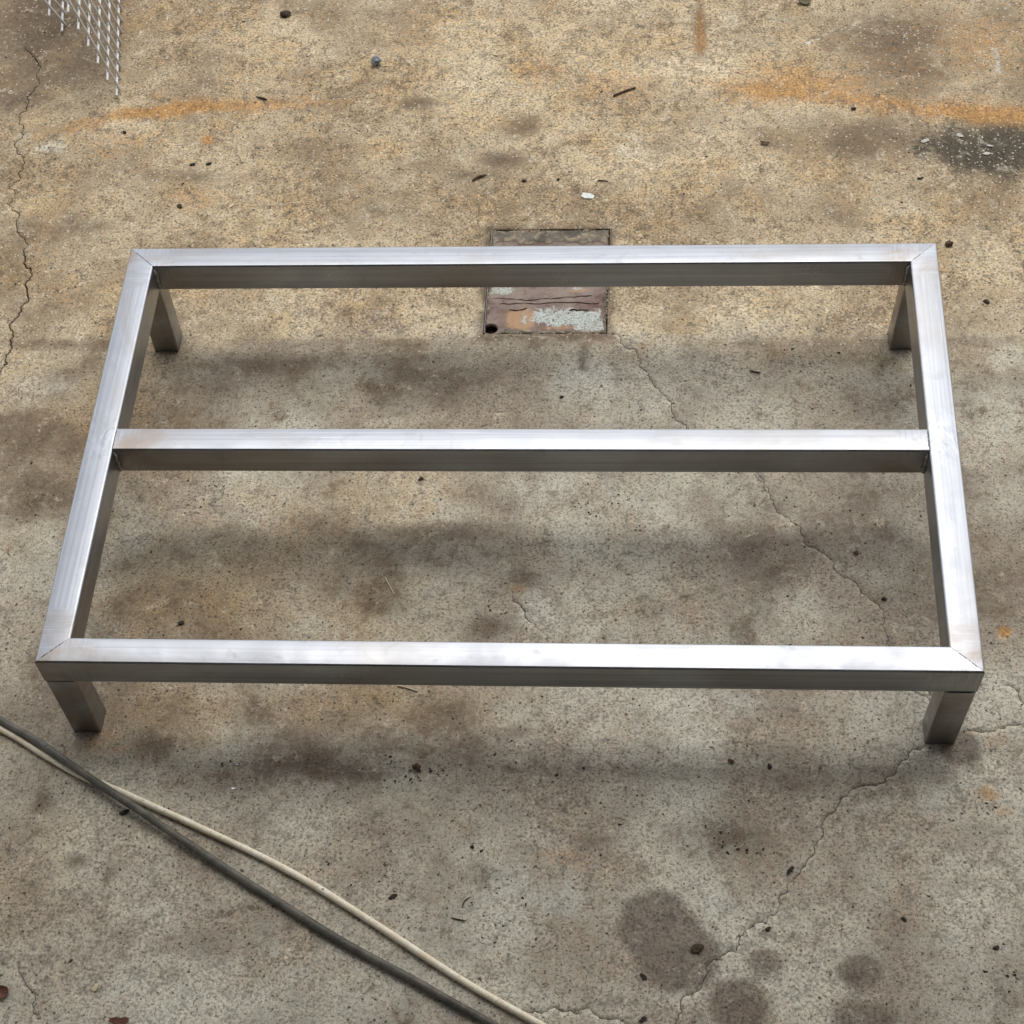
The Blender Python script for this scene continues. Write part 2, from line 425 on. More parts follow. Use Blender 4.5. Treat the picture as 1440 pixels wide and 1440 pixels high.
def build_yard():
    rnd = random.Random(3)
    gx = np.arange(GX0, GX1 + 1e-6, STEP); gy = np.arange(GY0, GY1 + 1e-6, STEP)
    X, Y = [a.ravel() for a in np.meshgrid(gx, gy)]
    inner = (X > GX0 + 1e-4) & (X < gx[-1] - 1e-4) & (Y > GY0 + 1e-4) & (Y < gy[-1] - 1e-4)
    X = X + np.where(inner, RNG.uniform(-0.0016, 0.0016, X.size), 0); Y = Y + np.where(inner, RNG.uniform(-0.0016, 0.0016, Y.size), 0)
    keep = ~((X > PX0 - 0.003) & (X < PX1 + 0.003) & (Y > PY0 - 0.003) & (Y < PY1 + 0.003))
    verts, edges, zc, ca = [], [], {}, {}
    lines = []
    for px, wmm in CRACKS:
        pts = jag([G(*p) for p in px], 0.0045, rnd)
        lines.append(pts)
        d, _ = seg_dist(X, Y, pts); keep &= d > 0.0036
        n = len(pts); ids = []
        for i, p in enumerate(pts):
            t = (pts[min(i + 1, n - 1)] - pts[max(i - 1, 0)]).normalized(); nr = Vector((-t.y, t.x))
            tp = min(1.0, min(i, n - 1 - i) / 5 + 0.15)
            w = wmm * 0.001 * tp * (0.65 + 0.8 * vnoise(np.array([p.x]), np.array([p.y]), 60, 5)[0])
            row = []
            for k, off in ((0, -1.1), (1, 0), (2, 1.1)):
                q = p + nr * off * w * 0.5
                idx = len(verts); verts.append(q); row.append(idx)
                if k == 1: zc[idx] = -min(0.006, 2.0 * w + 0.0008); ca[idx] = 1.0
                else: ca[idx] = 0.15
            ids.append(row)
        for r0, r1 in zip(ids[:-1], ids[1:]):
            for k in range(3): edges.append((r0[k], r1[k]))
    # pit for the cover
    for off, z in ((0.0, 0.0), (0.0012, -0.016)):
        c = [(PX0 + off, PY0 + off), (PX1 - off, PY0 + off), (PX1 - off, PY1 - off), (PX0 + off, PY1 - off)]
        base = len(verts)
        for k in range(4):
            verts.append(Vector(c[k])); zc[base + k] = z; ca[base + k] = 0.5 if z else 0.1
            edges.append((base + k, base + (k + 1) % 4))
    X, Y = X[keep], Y[keep]
    verts += [Vector((a, b)) for a, b in zip(X.tolist(), Y.tolist())]
    # coarse ring out to the horizon
    for R_ in (2.2, 3.0, 5.0, 9.0, 20.0, 60.0, 150.0):
        for k in range(28):
            a = 2 * math.pi * k / 28
            verts.append(Vector((0.5 + R_ * math.cos(a), -0.15 + R_ * math.sin(a))))
    co, _, fa, ov, _, _ = delaunay_2d_cdt(verts, edges, [], 0, 1e-6)
    N = len(co)
    x = np.array([c[0] for c in co]); y = np.array([c[1] for c in co]); z = np.zeros(N); crack = np.zeros(N)
    view = (x > GX0 - .01) & (x < GX1 + .01) & (y > GY0 - .01) & (y < GY1 + .01)
    und = 0.0011 * (fbm(x, y, 9, 21, 3) - 0.5) + 0.0009 * (fbm(x, y, 40, 24, 2) - 0.5)
    z += np.where(view, und, 0)
    for i, o in enumerate(ov):
        for s in o:
            if s in zc: z[i] = zc[s]
            if s in ca: crack[i] = max(crack[i], ca[s])
    me = bpy.data.meshes.new('yard')
    me.from_pydata(np.stack([x, y, z], 1).tolist(), [], fa)
    cut = z < -0.0006            # crack walls keep their own facets, so the slab beside them stays flat
    for p in me.polygons: p.use_smooth = not any(cut[i] for i in p.vertices)
    # ---- stains -------------------------------------------------------------
    def blob(pxl, rx, ry, s, wob=0.35, hard=1.6, seed=0):
        c = G(*pxl); ex = abs((G(pxl[0] + rx, pxl[1]) - c).x); ey = abs((G(pxl[0], pxl[1] - ry) - c).y)
        d = np.hypot((x - c.x) / ex, (y - c.y) / ey)
        d = d * (1 + wob * (fbm(x, y, 1.4 / max(ex, ey), 200 + seed, 3) - 0.5) * 2)
        return s * np.clip(1 - d ** hard * 0.5, 0, 1) * (d < 1.6)

    def streak(pxs, wpx, s, fade=True, seed=0, prof=None):
        pts = [G(*p) for p in pxs]; m0 = pts[len(pts) // 2]
        w = abs((G(pxs[len(pts) // 2][0], pxs[len(pts) // 2][1] - wpx) - m0).y)
        d, t = seg_dist(x, y, pts)
        d = d * (1 + 0.8 * (fbm(x, y, 22, 300 + seed, 3) - 0.5) * 2)
        v = s * np.exp(-(d / w) ** 2)
        if prof is not None: v = v * np.interp(t, *prof)
        elif fade: v = v * np.clip(np.minimum(t, 1 - t) * 5, 0, 1)
        return v

    f1 = fbm(x, y, 3.5, 40, 4); f2 = fbm(x, y, 7, 50, 4); f3 = fbm(x, y, 5, 60, 4)
    # weathered tan beyond the drip line, greyer smoother cement under the canopy
    warm = 1 / (1 + np.exp(-(y + 0.04 + 0.16 * (f2 - 0.5)) / 0.055)) * 0.95
    lowy = np.clip((-y) / 1.2, 0, 1)
    left = np.clip(0.85 - x / 0.8, 0, 1)
    warm = np.maximum(warm, np.clip((0.50 - 0.30 * lowy) * left + 0.42 * (f1 - 0.42) * 2 + 0.12 - 0.25 * lowy, 0, 0.75))
    for c, rx, ry, s in (((560, 700), 150, 60, .35), ((300, 850), 160, 60, .35), ((540, 860), 80, 40, .3), ((560, 990), 160, 30, .35), ((250, 1000), 120, 40, .4), ((120, 1240), 120, 90, .2)):
        warm = np.clip(warm + blob(c, rx, ry, s), 0, 1)
    pale = 0.55 * np.clip(f3 - 0.52, 0, 1) * 2
    for k, (c, rx, ry, s) in enumerate((((820, 530), 90, 40, .5), ((740, 690), 60, 30, .5), ((760, 860), 40, 60, .55), ((860, 690), 80, 35, .35), ((70, 545), 70, 30, .5), ((1150, 720), 60, 40, .4),
                                        ((1000, 990), 120, 25, .5), ((720, 1000), 80, 20, .4), ((740, 1250), 90, 60, .5), ((560, 1200), 90, 50, .35), ((70, 205), 40, 14, .5), ((1040, 30), 80, 30, .3), ((1005, 1270), 40, 30, .45),
                                        ((1230, 1010), 60, 25, .35), ((880, 1280), 60, 60, .3), ((1300, 1020), 40, 14, .3), ((640, 1330), 90, 50, .3), ((1120, 920), 60, 20, .25), ((480, 1230), 70, 40, .3))):
        pale = np.maximum(pale, blob(c, rx, ry, s, seed=k))
    for sc, wp, s in (([(1112, 72), (1150, 55), (1190, 32)], 2.2, .8), ([(1394, 60), (1402, 85), (1408, 110)], 4, .9), ([(375, 735), (371, 790), (366, 850)], 1.6, .55), ([(553, 215), (554, 280), (553, 340)], 1.6, .5),
                      ([(1255, 200), (1290, 207), (1300, 240)], 3, .5)):
        pale = np.maximum(pale, streak(sc, wp, s))
    dirt = 0.12 + 1.0 * np.clip(f2 - 0.50, 0, 1) + 0.5 * np.clip(f1 - 0.5, 0, 1) + 0.9 * np.clip(fbm(x, y, 16, 77, 4) - 0.56, 0, 1)  # mostly real grime; also carries painted shade below the mesh panels
    dirt = dirt + 0.10 * ((y < -0.03) & (y > -0.80)) * np.clip(fbm(x, y, 4, 79, 3) * 2 - 0.4, 0, 1)
    ring = np.maximum(np.maximum(PX0 - x, x - PX1), np.maximum(PY0 - y, y - PY1))
    dirt = dirt + 0.75 * np.exp(-(np.clip(ring, 0, 1) / 0.011) ** 2) * np.clip(fbm(x, y, 45, 78, 3) * 2.4 - 0.5, 0, 1)
    dirt_shade_blobs = [((370, 512), 95, 18, .55), ((560, 540), 75, 30, .5), ((650, 545), 40, 22, .45), ((300, 540), 60, 25, .3), ((500, 505), 60, 12, .4), ((60, 640), 90, 45, .32), ((70, 700), 60, 25, .3),
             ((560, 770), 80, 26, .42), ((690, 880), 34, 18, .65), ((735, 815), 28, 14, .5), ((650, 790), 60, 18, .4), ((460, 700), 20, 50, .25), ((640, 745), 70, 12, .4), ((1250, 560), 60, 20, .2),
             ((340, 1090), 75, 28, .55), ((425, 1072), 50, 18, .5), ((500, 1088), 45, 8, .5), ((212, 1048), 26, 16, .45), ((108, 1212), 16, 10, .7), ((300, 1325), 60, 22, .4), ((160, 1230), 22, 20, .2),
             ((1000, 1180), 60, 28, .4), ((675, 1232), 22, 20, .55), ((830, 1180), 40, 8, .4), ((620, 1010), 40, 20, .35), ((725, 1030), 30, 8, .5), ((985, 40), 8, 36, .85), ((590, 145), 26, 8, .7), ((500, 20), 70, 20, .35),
             ((735, 178), 30, 16, .65), ((705, 225), 36, 12, .65), ((660, 245), 30, 6, .5), ((592, 232), 34, 10, .4), ((70, 35), 110, 70, .66), ((110, 90), 65, 40, .55), ((20, 150), 40, 60, .3), ((1270, 40), 90, 40, .52), ((1250, 85), 80, 40, .45), ((1240, 200), 70, 26, .55), ((1150, 190), 90, 30, .3),  # the two far-left patches darken the floor as shade under the wire mesh
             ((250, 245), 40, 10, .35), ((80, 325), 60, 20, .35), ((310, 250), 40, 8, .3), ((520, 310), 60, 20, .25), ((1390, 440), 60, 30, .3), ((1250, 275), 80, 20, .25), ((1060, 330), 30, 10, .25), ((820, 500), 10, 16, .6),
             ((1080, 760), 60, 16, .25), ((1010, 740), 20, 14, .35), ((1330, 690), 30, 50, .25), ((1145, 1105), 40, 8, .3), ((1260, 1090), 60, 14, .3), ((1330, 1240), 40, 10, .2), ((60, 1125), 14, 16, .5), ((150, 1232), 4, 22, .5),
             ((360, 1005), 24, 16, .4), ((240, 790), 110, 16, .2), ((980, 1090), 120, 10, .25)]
    for k, (c, rx, ry, s) in enumerate(dirt_shade_blobs): dirt = np.maximum(dirt, 0.1 + blob(c, rx, ry, s, seed=30 + k)) if s > .5 else dirt + blob(c, rx, ry, s * 0.8, seed=30 + k)
    dirt = dirt + 0.38 * np.exp(-((y + 0.022 + 0.008 * (f2 - .5)) / 0.011) ** 2) * np.clip(fbm(x, y, 6, 71, 3) * 2.2 - 0.45, 0, 1)   # drip line below the eave
    for sc, wp, s in (([(458, 790), (457, 840), (455, 898)], 1.8, .6), ([(145, 1250), (160, 1222), (180, 1202)], 2.6, .6), ([(100, 240), (140, 245), (155, 260)], 3, .5), ([(155, 268), (175, 255), (190, 245)], 3.0, .5), ([(315, 265), (340, 250), (370, 230)], 2.5, .4),
                      ([(1370, 530), (1375, 560), (1382, 590)], 3, .45), ([(820, 495), (819, 512), (818, 526)], 3, .7), ([(630, 1270), (660, 1285), (690, 1300)], 5, .4), ([(840, 1410), (800, 1335), (850, 1420)], 2, .2), ([(1325, 1200), (1350, 1190), (1362, 1185)], 3, .55),
                      ([(1160, 1195), (1185, 1220), (1200, 1250)], 4, .4), ([(1390, 1350), (1410, 1400), (1425, 1440)], 7, .5)):
        dirt = np.maximum(dirt, streak(sc, wp, s))
    rust = np.maximum.reduce([
        streak([(20, 205), (80, 182), (130, 170), (180, 160), (240, 154), (300, 150), (400, 145), (520, 142), (620, 140)], 10, .85, prof=([0, .1, .22, .30, .42, .55, .7, .85, 1], [.15, .35, .55, 1, .95, .6, .4, .2, .0]), seed=1),
        streak([(960, 110), (1030, 122), (1090, 128), (1180, 138), (1260, 145), (1330, 156), (1440, 168), (1480, 172)], 15, .85, prof=([0, .12, .25, .38, .5, .62, .78, 1], [.15, .5, .95, .7, .6, .55, .9, .8]), seed=2),
        streak([(1180, 135), (1230, 150), (1270, 158)], 16, .4, seed=3), blob((1120, 122), 90, 26, .55), blob((1400, 160), 70, 13, .7), blob((215, 158), 50, 10, .7), blob((985, 40), 9, 34, .5), blob((1250, 100), 160, 60, .22),
        blob((293, 196), 9, 7, .8), blob((1412, 888), 9, 8, .95), blob((1388, 1116), 18, 14, .5), blob((1410, 1140), 24, 10, .35), blob((1400, 1045), 16, 12, .35), blob((728, 828), 14, 8, .4),
        blob((170, 195), 90, 24, .25), blob((150, 215), 40, 10, .3), blob((280, 280), 40, 20, .3), blob((760, 100), 60, 40, .28), blob((880, 120), 60, 30, .35), blob((1380, 60), 70, 50, .35), blob((600, 60), 90, 50, .25),
        blob((30, 1100), 10, 10, .0), blob((790, 1205), 50, 16, .28), blob((130, 1045), 60, 25, .3), blob((700, 20), 120, 20, .2)])
    oil = np.maximum.reduce([blob((925, 1300), 50, 42, .95, .22, 2.6), blob((955, 1345), 52, 46, .95, .22, 2.6), blob((1075, 1355), 27, 22, .6, .2, 2.4), blob((1210, 1368), 30, 24, .72, .2, 2.6), blob((1040, 1412), 42, 38, .85, .2, 2.6),
                             blob((1215, 1432), 44, 26, .7, .2, 2.4), blob((1352, 1054), 28, 24, .75, .15, 3.0), blob((1335, 1090), 20, 12, .3, .2, 2.2), blob((225, 1380), 40, 20, .15), blob((905, 1385), 25, 18, .3)])
    moss = np.maximum.reduce([blob((1385, 212), 85, 34, 1.15, .5), blob((1340, 190), 40, 14, .5, .5), blob((1440, 205), 60, 34, 1.0, .5), blob((1330, 225), 40, 18, .4), blob((700, 805), 12, 22, .4), blob((695, 835), 14, 6, .6), blob((520, 1232), 22, 14, .45),
                              blob((700, 1300), 40, 18, .35), blob((1250, 30), 40, 20, .35), blob((1260, 60), 60, 22, .35), blob((30, 30), 60, 40, .3), blob((770, 332), 70, 8, .8), blob((1420, 1420), 40, 30, .3), blob((560, 770), 40, 14, .25)])
    worn = np.clip(0.2 + 0.6 * warm + moss, 0, 1.2) * (y > -0.05) + 0.06
    def put(name, a):
        at = me.attributes.new(name, 'FLOAT', 'POINT'); at.data.foreach_set('value', np.asarray(a, np.float32))
    for nme, a in (('warm', warm), ('dirt', dirt), ('rust', rust), ('oil', oil), ('pale', pale), ('crack', crack), ('moss', moss), ('worn', worn), ('mottle', fbm(x, y, 8, 81, 5)), ('mottle2', fbm(x, y, 14, 91, 5))):
        put(nme, a)
    return tag(link('yard_ground', me, M_CON), kind='structure')


yard = build_yard()

# ------------------------------------------------------------------ canopy of the workshop, above and behind the viewpoint
def build_canopy():
    root = empty('workshop_canopy', (0.6, 0.1, 0))
    tag(root, 'grey corrugated workshop canopy overhead, its eave above the drip line, out of the picture', 'canopy')
    sheet = plain('grey_roof_sheet', (0.055, 0.050, 0.046), (0.09, 0.085, 0.08), 0.7, 6.0)
    post = plain('grey_painted_steel', (0.10, 0.10, 0.10), (0.15, 0.15, 0.15), 0.6, 8.0)
    y0, y1, x0, x1, z0 = 0.0, -6.0, -7.0, 7.0, 3.0
    bm = bmesh.new(); rows = []
    n = 280
    for yy, zz in ((y0, z0), (y1, z0 + 0.6)):
        rows.append([bm.verts.new((x0 + (x1 - x0) * i / n, yy, zz + 0.018 * math.sin(i * math.pi / 2))) for i in range(n + 1)])
    for i in range(n): bm.faces.new((rows[0][i], rows[0][i + 1], rows[1][i + 1], rows[1][i]))
    o = link('roof_sheet', bm_mesh(bm, 'roof_sheet', True), sheet, root)
    s = o.modifiers.new('thickness', 'SOLIDIFY'); s.thickness = 0.004
    def box(name, a, b, mat):
        bm = bmesh.new(); bmesh.ops.create_cube(bm, size=1)
        for v in bm.verts: v.co = Vector([(a[k] + b[k]) / 2 + v.co[k] * (b[k] - a[k]) for k in range(3)])
        return link(name, bm_mesh(bm, name), mat, root)
    for yy in (-0.25, -2.2, -4.2): box('purlin', (x0, yy - 0.05, z0 - 0.14 + (-yy) * 0.1), (x1, yy + 0.05, z0 - 0.03 + (-yy) * 0.1), post)
    for xx in (-4.5, 5.5): box('post', (xx - 0.06, -0.33, 0.0), (xx + 0.06, -0.21, z0 - 0.12), post)
    wall = plain('shaded_workshop_wall', (0.06, 0.055, 0.05), (0.09, 0.085, 0.08), 0.9, 3.0)
    box('back_wall', (x0 - 0.6, y1 - 0.2 - 0.1, 0.0), (x1 - 0.6, y1 - 0.15 - 0.1, z0 + 0.5), wall)
    return root


build_canopy()

# ------------------------------------------------------------------ stainless table frame
def tube_profile(w, h, r, seg=4):
    pts = []
    for cx, cy, a0 in ((w / 2 - r, h / 2 - r, 0), (-w / 2 + r, h / 2 - r, 90), (-w / 2 + r, -h / 2 + r, 180), (w / 2 - r, -h / 2 + r, 270)):
        for k in range(seg + 1):
            a = math.radians(a0 + 90 * k / seg); pts.append((cx + r * math.cos(a), cy + r * math.sin(a)))
    return pts


def tube(name, length, mat, parent, mitre=True, r=0.0028, gap=0.0, w=T, h=T, coped=0.0):
    """square tube along local X, centred; a mitred end is longer on the +Y side"""
    prof = tube_profile(w, h, r)
    bm = bmesh.new(); rings = []
    for s in (-1, 1):
        ring = []
        for (py, pz) in prof:
            xx = length / 2 - gap
            if mitre: xx = length / 2 - (w / 2 - py) - gap
            ring.append((s * xx, py, pz))
        rings.append(ring)
    # intermediate loops keep the shading of the long faces calm
    R = [[bm.verts.new(c) for c in rings[0]], [bm.verts.new(c) for c in rings[1]]]
    n = len(prof)
    for i in range(n):
        f = bm.faces.new((R[0][i], R[0][(i + 1) % n], R[1][(i + 1) % n], R[1][i])); f.smooth = True
    bm.faces.new(R[0]); bm.faces.new(R[1][::-1])
    bmesh.ops.recalc_face_normals(bm, faces=bm.faces)
    me = bm_mesh(bm, name)
    o = link(name, me, mat, parent)
    md = o.modifiers.new('edges', 'EDGE_SPLIT'); md.split_angle = math.radians(40)
    return o


def bead(parent, pts, r, seed, mat=M_WELD, name='weld_bead'):
    """lumpy weld bead along a short polyline"""
    rnd = random.Random(seed); bm = bmesh.new(); rows = []
    L = len(pts); n = 8
    for i, p in enumerate(pts):
        p = Vector(p); t = (Vector(pts[min(i + 1, L - 1)]) - Vector(pts[max(i - 1, 0)])).normalized()
        a = t.orthogonal().normalized(); b = t.cross(a)
        rr = r * (0.75 + 0.35 * abs(math.sin(i * 1.9)) + rnd.uniform(-.12, .12)) * (0.45 if i in (0, L - 1) else 1)
        rows.append([bm.verts.new(p + (a * math.cos(2 * math.pi * k / n) + b * math.sin(2 * math.pi * k / n)) * rr) for k in range(n)])
    for i in range(L - 1):
        for k in range(n): bm.faces.new((rows[i][k], rows[i][(k + 1) % n], rows[i + 1][(k + 1) % n], rows[i + 1][k]))
    bm.faces.new(rows[0][::-1]); bm.faces.new(rows[-1])
    bmesh.ops.recalc_face_normals(bm, faces=bm.faces)
    return link(name, bm_mesh(bm, name, True), mat, parent)


def line(a, b, n):
    a, b = Vector(a), Vector(b)
    return [a.lerp(b, i / (n - 1)) for i in range(n)]


def build_table():
    root = empty('table_frame', (0, 0, 0))
    tag(root, 'brushed stainless steel table frame with two bays standing on the concrete', 'table frame')
    zc = H - T / 2
    gp = 0.00022
    sx = steel_material('brushed_steel_long', W / 2, 0.075, 1.3, 0.55); sx2 = steel_material('brushed_steel_rear', W / 2, 0.07, 5.1, 0.75)
    sy = steel_material('brushed_steel_side', D / 2, 0.085, 3.7, 0.6, True); sy2 = steel_material('brushed_steel_side_far', D / 2, 0.07, 8.9, 0.6, True)
    sm = steel_material('brushed_steel_middle', (W - 2 * T) / 2, 0.05, 7.7, 0.6); sl_ = steel_material('brushed_steel_leg', 0.056, 0.02, 2.2, 0.6)
    o = tube('rail', W, sx, root, gap=gp); o.location = (W / 2, -D + T / 2, zc); o.rotation_euler = (0, 0, math.pi)
    o['label'] = 'front rail, grain running along it'
    o = tube('rail', W, sx2, root, gap=gp); o.location = (W / 2, -T / 2, zc)
    o = tube('rail', D, sy, root, gap=gp); o.location = (T / 2, -D / 2, zc); o.rotation_euler = (0, 0, math.pi / 2)
    o = tube('rail', D, sy2, root, gap=gp); o.location = (W - T / 2, -D / 2, zc); o.rotation_euler = (0, 0, -math.pi / 2)
    o = tube('cross_bar', W - 2 * T, sm, root, mitre=False, gap=0.0003); o.location = (W / 2, -YM - T / 2, zc)
    lh = H - T
    for x in (T / 2, W - T / 2):
        for y in (-T / 2, -D + T / 2):
            l = tube('leg', lh, sl_, root, mitre=False, gap=0.00008, w=T - 0.0004, h=T - 0.0004)
            l.location = (x, y, lh / 2); l.rotation_euler = (0, math.pi / 2, 0)
    # weld beads in the inner corners and round the cross bar
    k = 0
    zt, zb = H - 0.005, H - T + 0.002
    for x, sxn in ((T, 1), (W - T, -1)):
        for y, syn in ((-T, -1), (-D + T, 1), (-YM, 1), (-YM - T, -1)):
            k += 1
            bead(root, line((x + sxn * 0.0008, y + syn * 0.0008, zt), (x + sxn * 0.001, y + syn * 0.001, zb), 9), 0.0037 if y != -D + T else 0.0026, k)
        # flattened, ground-down seam on top where the cross bar butts the side rail
        bead(root, line((x + sxn * 0.0006, -YM - 0.003, H - 0.0007), (x + sxn * 0.0006, -YM - T + 0.003, H - 0.0007), 12), 0.0009, 40 + k, M_SEAM, 'weld_seam')
    # mitre seams on the top faces, ground flush and partly filled
    for (cx, cy, dx, dy, a, b) in ((0, 0, 1, -1, .22, .97), (W, 0, -1, -1, .60, .90), (W, -D, -1, 1, .16, .78), (0, -D, 1, 1, .14, .85)):
        p = lambda t: (cx + dx * T * t, cy + dy * T * t, H - 0.00035)
        bead(root, line(p(a), p(b), 10), 0.0008, 60 + int(cx * 10 - cy * 10), M_SEAM, 'weld_seam')
    # weld between leg and rail
    for x in (0, W):
        for y in (-D, -T):
            s = 1 if x == 0 else -1
            if x > 0 or y > -0.5: bead(root, line((x + s * 0.004, y - 0.0002, lh), (x + s * (T - 0.004), y - 0.0002, lh), 10), 0.0007, 80 + int(10 * x) + int(-10 * y), M_SEAM, 'weld_seam')
            bead(root, line((x + s * (T + 0.0002), y + 0.004, lh), (x + s * (T + 0.0002), y + T - 0.004, lh), 10), 0.0008, 90 + int(10 * x) + int(-10 * y), M_SEAM, 'weld_seam')
    return root


build_table()

# ------------------------------------------------------------------ sunken cover plate
def build_plate():
    x0, x1, y0, y1 = 0.5283, 0.7200, -0.0015, 0.2375
    root = empty('cover_plate', ((x0 + x1) / 2, (y0 + y1) / 2, 0))
    tag(root, 'small rusty steel cover plate let into the concrete under the rear rail', 'cover plate')
    cx, cy, R_ = x0 + 0.0085, y0 + 0.0125, 0.0115
    nx, ny = 60, 74
    pts = [Vector((x0 + (x1 - x0) * i / nx, y0 + (y1 - y0) * j / ny)) for i in range(nx + 1) for j in range(ny + 1)]
    pts = [p for p in pts if (p - Vector((cx, cy))).length > R_ + 0.0016]
    edges = []
    b = len(pts)
    ring = [Vector((cx + R_ * math.cos(2 * math.pi * k / 26), cy + R_ * math.sin(2 * math.pi * k / 26))) for k in range(26)]
    pts += ring; edges += [(b + k, b + (k + 1) % 26) for k in range(26)]
    c = len(pts); pts += [Vector((x0, y0)), Vector((x1, y0)), Vector((x1, y1)), Vector((x0, y1))]
    edges += [(c + k, c + (k + 1) % 4) for k in range(4)]
    co, _, fa, *_ = delaunay_2d_cdt(pts, edges, [], 0, 1e-6)
    fa = [f for f in fa if (sum((co[i] for i in f), Vector((0, 0))) / len(f) - Vector((cx, cy))).length > R_ * 0.985
          and x0 - 1e-5 <= sum(co[i].x for i in f) / len(f) <= x1 + 1e-5]
    fa = [f for f in fa if all(x0 - 1e-5 <= co[i].x <= x1 + 1e-5 for i in f)]
    x = np.array([v[0] for v in co]); y = np.array([v[1] for v in co])
    ox, oy = root.location.x, root.location.y
    z = -0.0022 + 0.0006 * (fbm(x, y, 30, 90, 3) - 0.5)
    # soil piled over the far half of the plate and along its near edge
    soil = np.clip((y - 0.205 + 0.02 * (fbm(x, y, 30, 93, 3) - .5)) / 0.012, 0, 1)
    soil = np.maximum(soil, np.clip((y0 + 0.010 - y + 0.02 * (fbm(x, y, 40, 95, 3) - .5)) / 0.006, 0, 1) * ((x > x0 + 0.03)))
    ed = np.minimum(np.minimum(x - x0, x1 - x), np.minimum(y - y0, y1 - y))
    soil = np.maximum(soil, np.clip((0.015 * fbm(x, y, 45, 99, 3) - 0.003 - ed) / 0.003, 0, 1) * (np.hypot(x - cx, y - cy) > R_ * 1.5))
    z = z + soil * 0.0018 * (0.4 + fbm(x, y, 60, 97, 3))
    me = bpy.data.meshes.new('plate')
    me.from_pydata(np.stack([x - ox, y - oy, z], 1).tolist(), [], fa)
    def at(nm, v):
        a = me.attributes.new(nm, 'FLOAT', 'POINT'); a.data.foreach_set('value', np.asarray(v, np.float32))
    def bl(px, rx, ry, s):
        q = G(*px); ex = abs((G(px[0] + rx, px[1]) - q).x); ey = abs((G(px[0], px[1] - ry) - q).y)
        return s * np.clip(1.3 - np.hypot((x - q.x) / ex, (y - q.y) / ey) * 0.8, 0, 1)
    at('paint', np.maximum.reduce([bl((795, 445), 50, 13, 1.0), bl((835, 456), 28, 10, .9), bl((703, 407), 24, 6, .95), bl((812, 404), 12, 3, .5)]))
    at('ochre', np.maximum.reduce([bl((733, 447), 24, 14, 1.0), bl((790, 458), 40, 6, .6), bl((814, 406), 18, 4, .7), bl((710, 440), 18, 14, .35), bl((840, 440), 14, 10, .4)]))
    at('soil', soil)
    o = link('plate', me, M_PLATE, root)
    s = o.modifiers.new('thickness', 'SOLIDIFY'); s.thickness = 0.006; s.offset = -1 if me.polygons[0].normal.z > 0 else 1
    for p in me.polygons: p.use_smooth = True
    # flaking ridges of scale across the plate
    rm = plain('rust_scale', (0.030, 0.020, 0.016), (0.085, 0.045, 0.035), 0.85, 250)
    for j, pl in enumerate(([(692, 418), (720, 418), (745, 421), (775, 418), (800, 416), (832, 414)], [(700, 426), (730, 425.5), (760, 425), (800, 424), (842, 425)], [(716, 435), (730, 434), (741, 432)], [(800, 434), (815, 434.5), (828, 434)])):
        pp = [G(*q) for q in pl]; dn = []
        for a_, b_ in zip(pp[:-1], pp[1:]):
            for t in range(4): dn.append(a_.lerp(b_, t / 4) + Vector((0, random.uniform(-.0016, .0016), -0.0020 + random.uniform(-.0006, .0003))) - root.location)
        dn.append(pp[-1] + Vector((0, 0, -0.0017)) - root.location)
        bead(root, dn, 0.0009 if j < 2 else 0.0012, 130 + j, rm, 'scale_ridge')
    # thin steel angle lining the opening at both sides
    em = plain('rusty_angle_steel', (0.10, 0.075, 0.065), (0.24, 0.21, 0.20), 0.6, 180)
    for xa, xb, ya, yb in ((PX0 + 0.0014, PX0 + 0.0028, PY0 + 0.003, PY1 - 0.003),):
        bm = bmesh.new(); bmesh.ops.create_cube(bm, size=1)
        for v in bm.verts: v.co = Vector(((xa + xb) / 2 + v.co.x * (xb - xa) - ox, (ya + yb) / 2 + v.co.y * (yb - ya) - oy, -0.006 + v.co.z * 0.0125))
        link('edge_angle', bm_mesh(bm, 'edge_angle'), em, root)
    # packed earth and crumbs in the gap at the right
    return root


build_plate()

# ------------------------------------------------------------------ wire mesh panels at the far left
def wire(a, b, r, name, mat, parent, n=8):
    a, b = Vector(a), Vector(b); d = (b - a).normalized(); u = d.orthogonal().normalized(); v = d.cross(u)
    bm = bmesh.new(); rows = []
    for p, q in ((a, r * 0.8), (a + d * r * 0.35, r), (b - d * r * 0.35, r), (b, r * 0.8)):
        rows.append([bm.verts.new(p + (u * math.cos(2 * math.pi * k / n) + v * math.sin(2 * math.pi * k / n)) * q) for k in range(n)])
    for i in range(3):
        for k in range(n):
            f = bm.faces.new((rows[i][k], rows[i][(k + 1) % n], rows[i + 1][(k + 1) % n], rows[i + 1][k])); f.smooth = True
    bm.faces.new(rows[0][::-1]); bm.faces.new(rows[-1])
    return link(name, bm_mesh(bm, name), mat, parent)


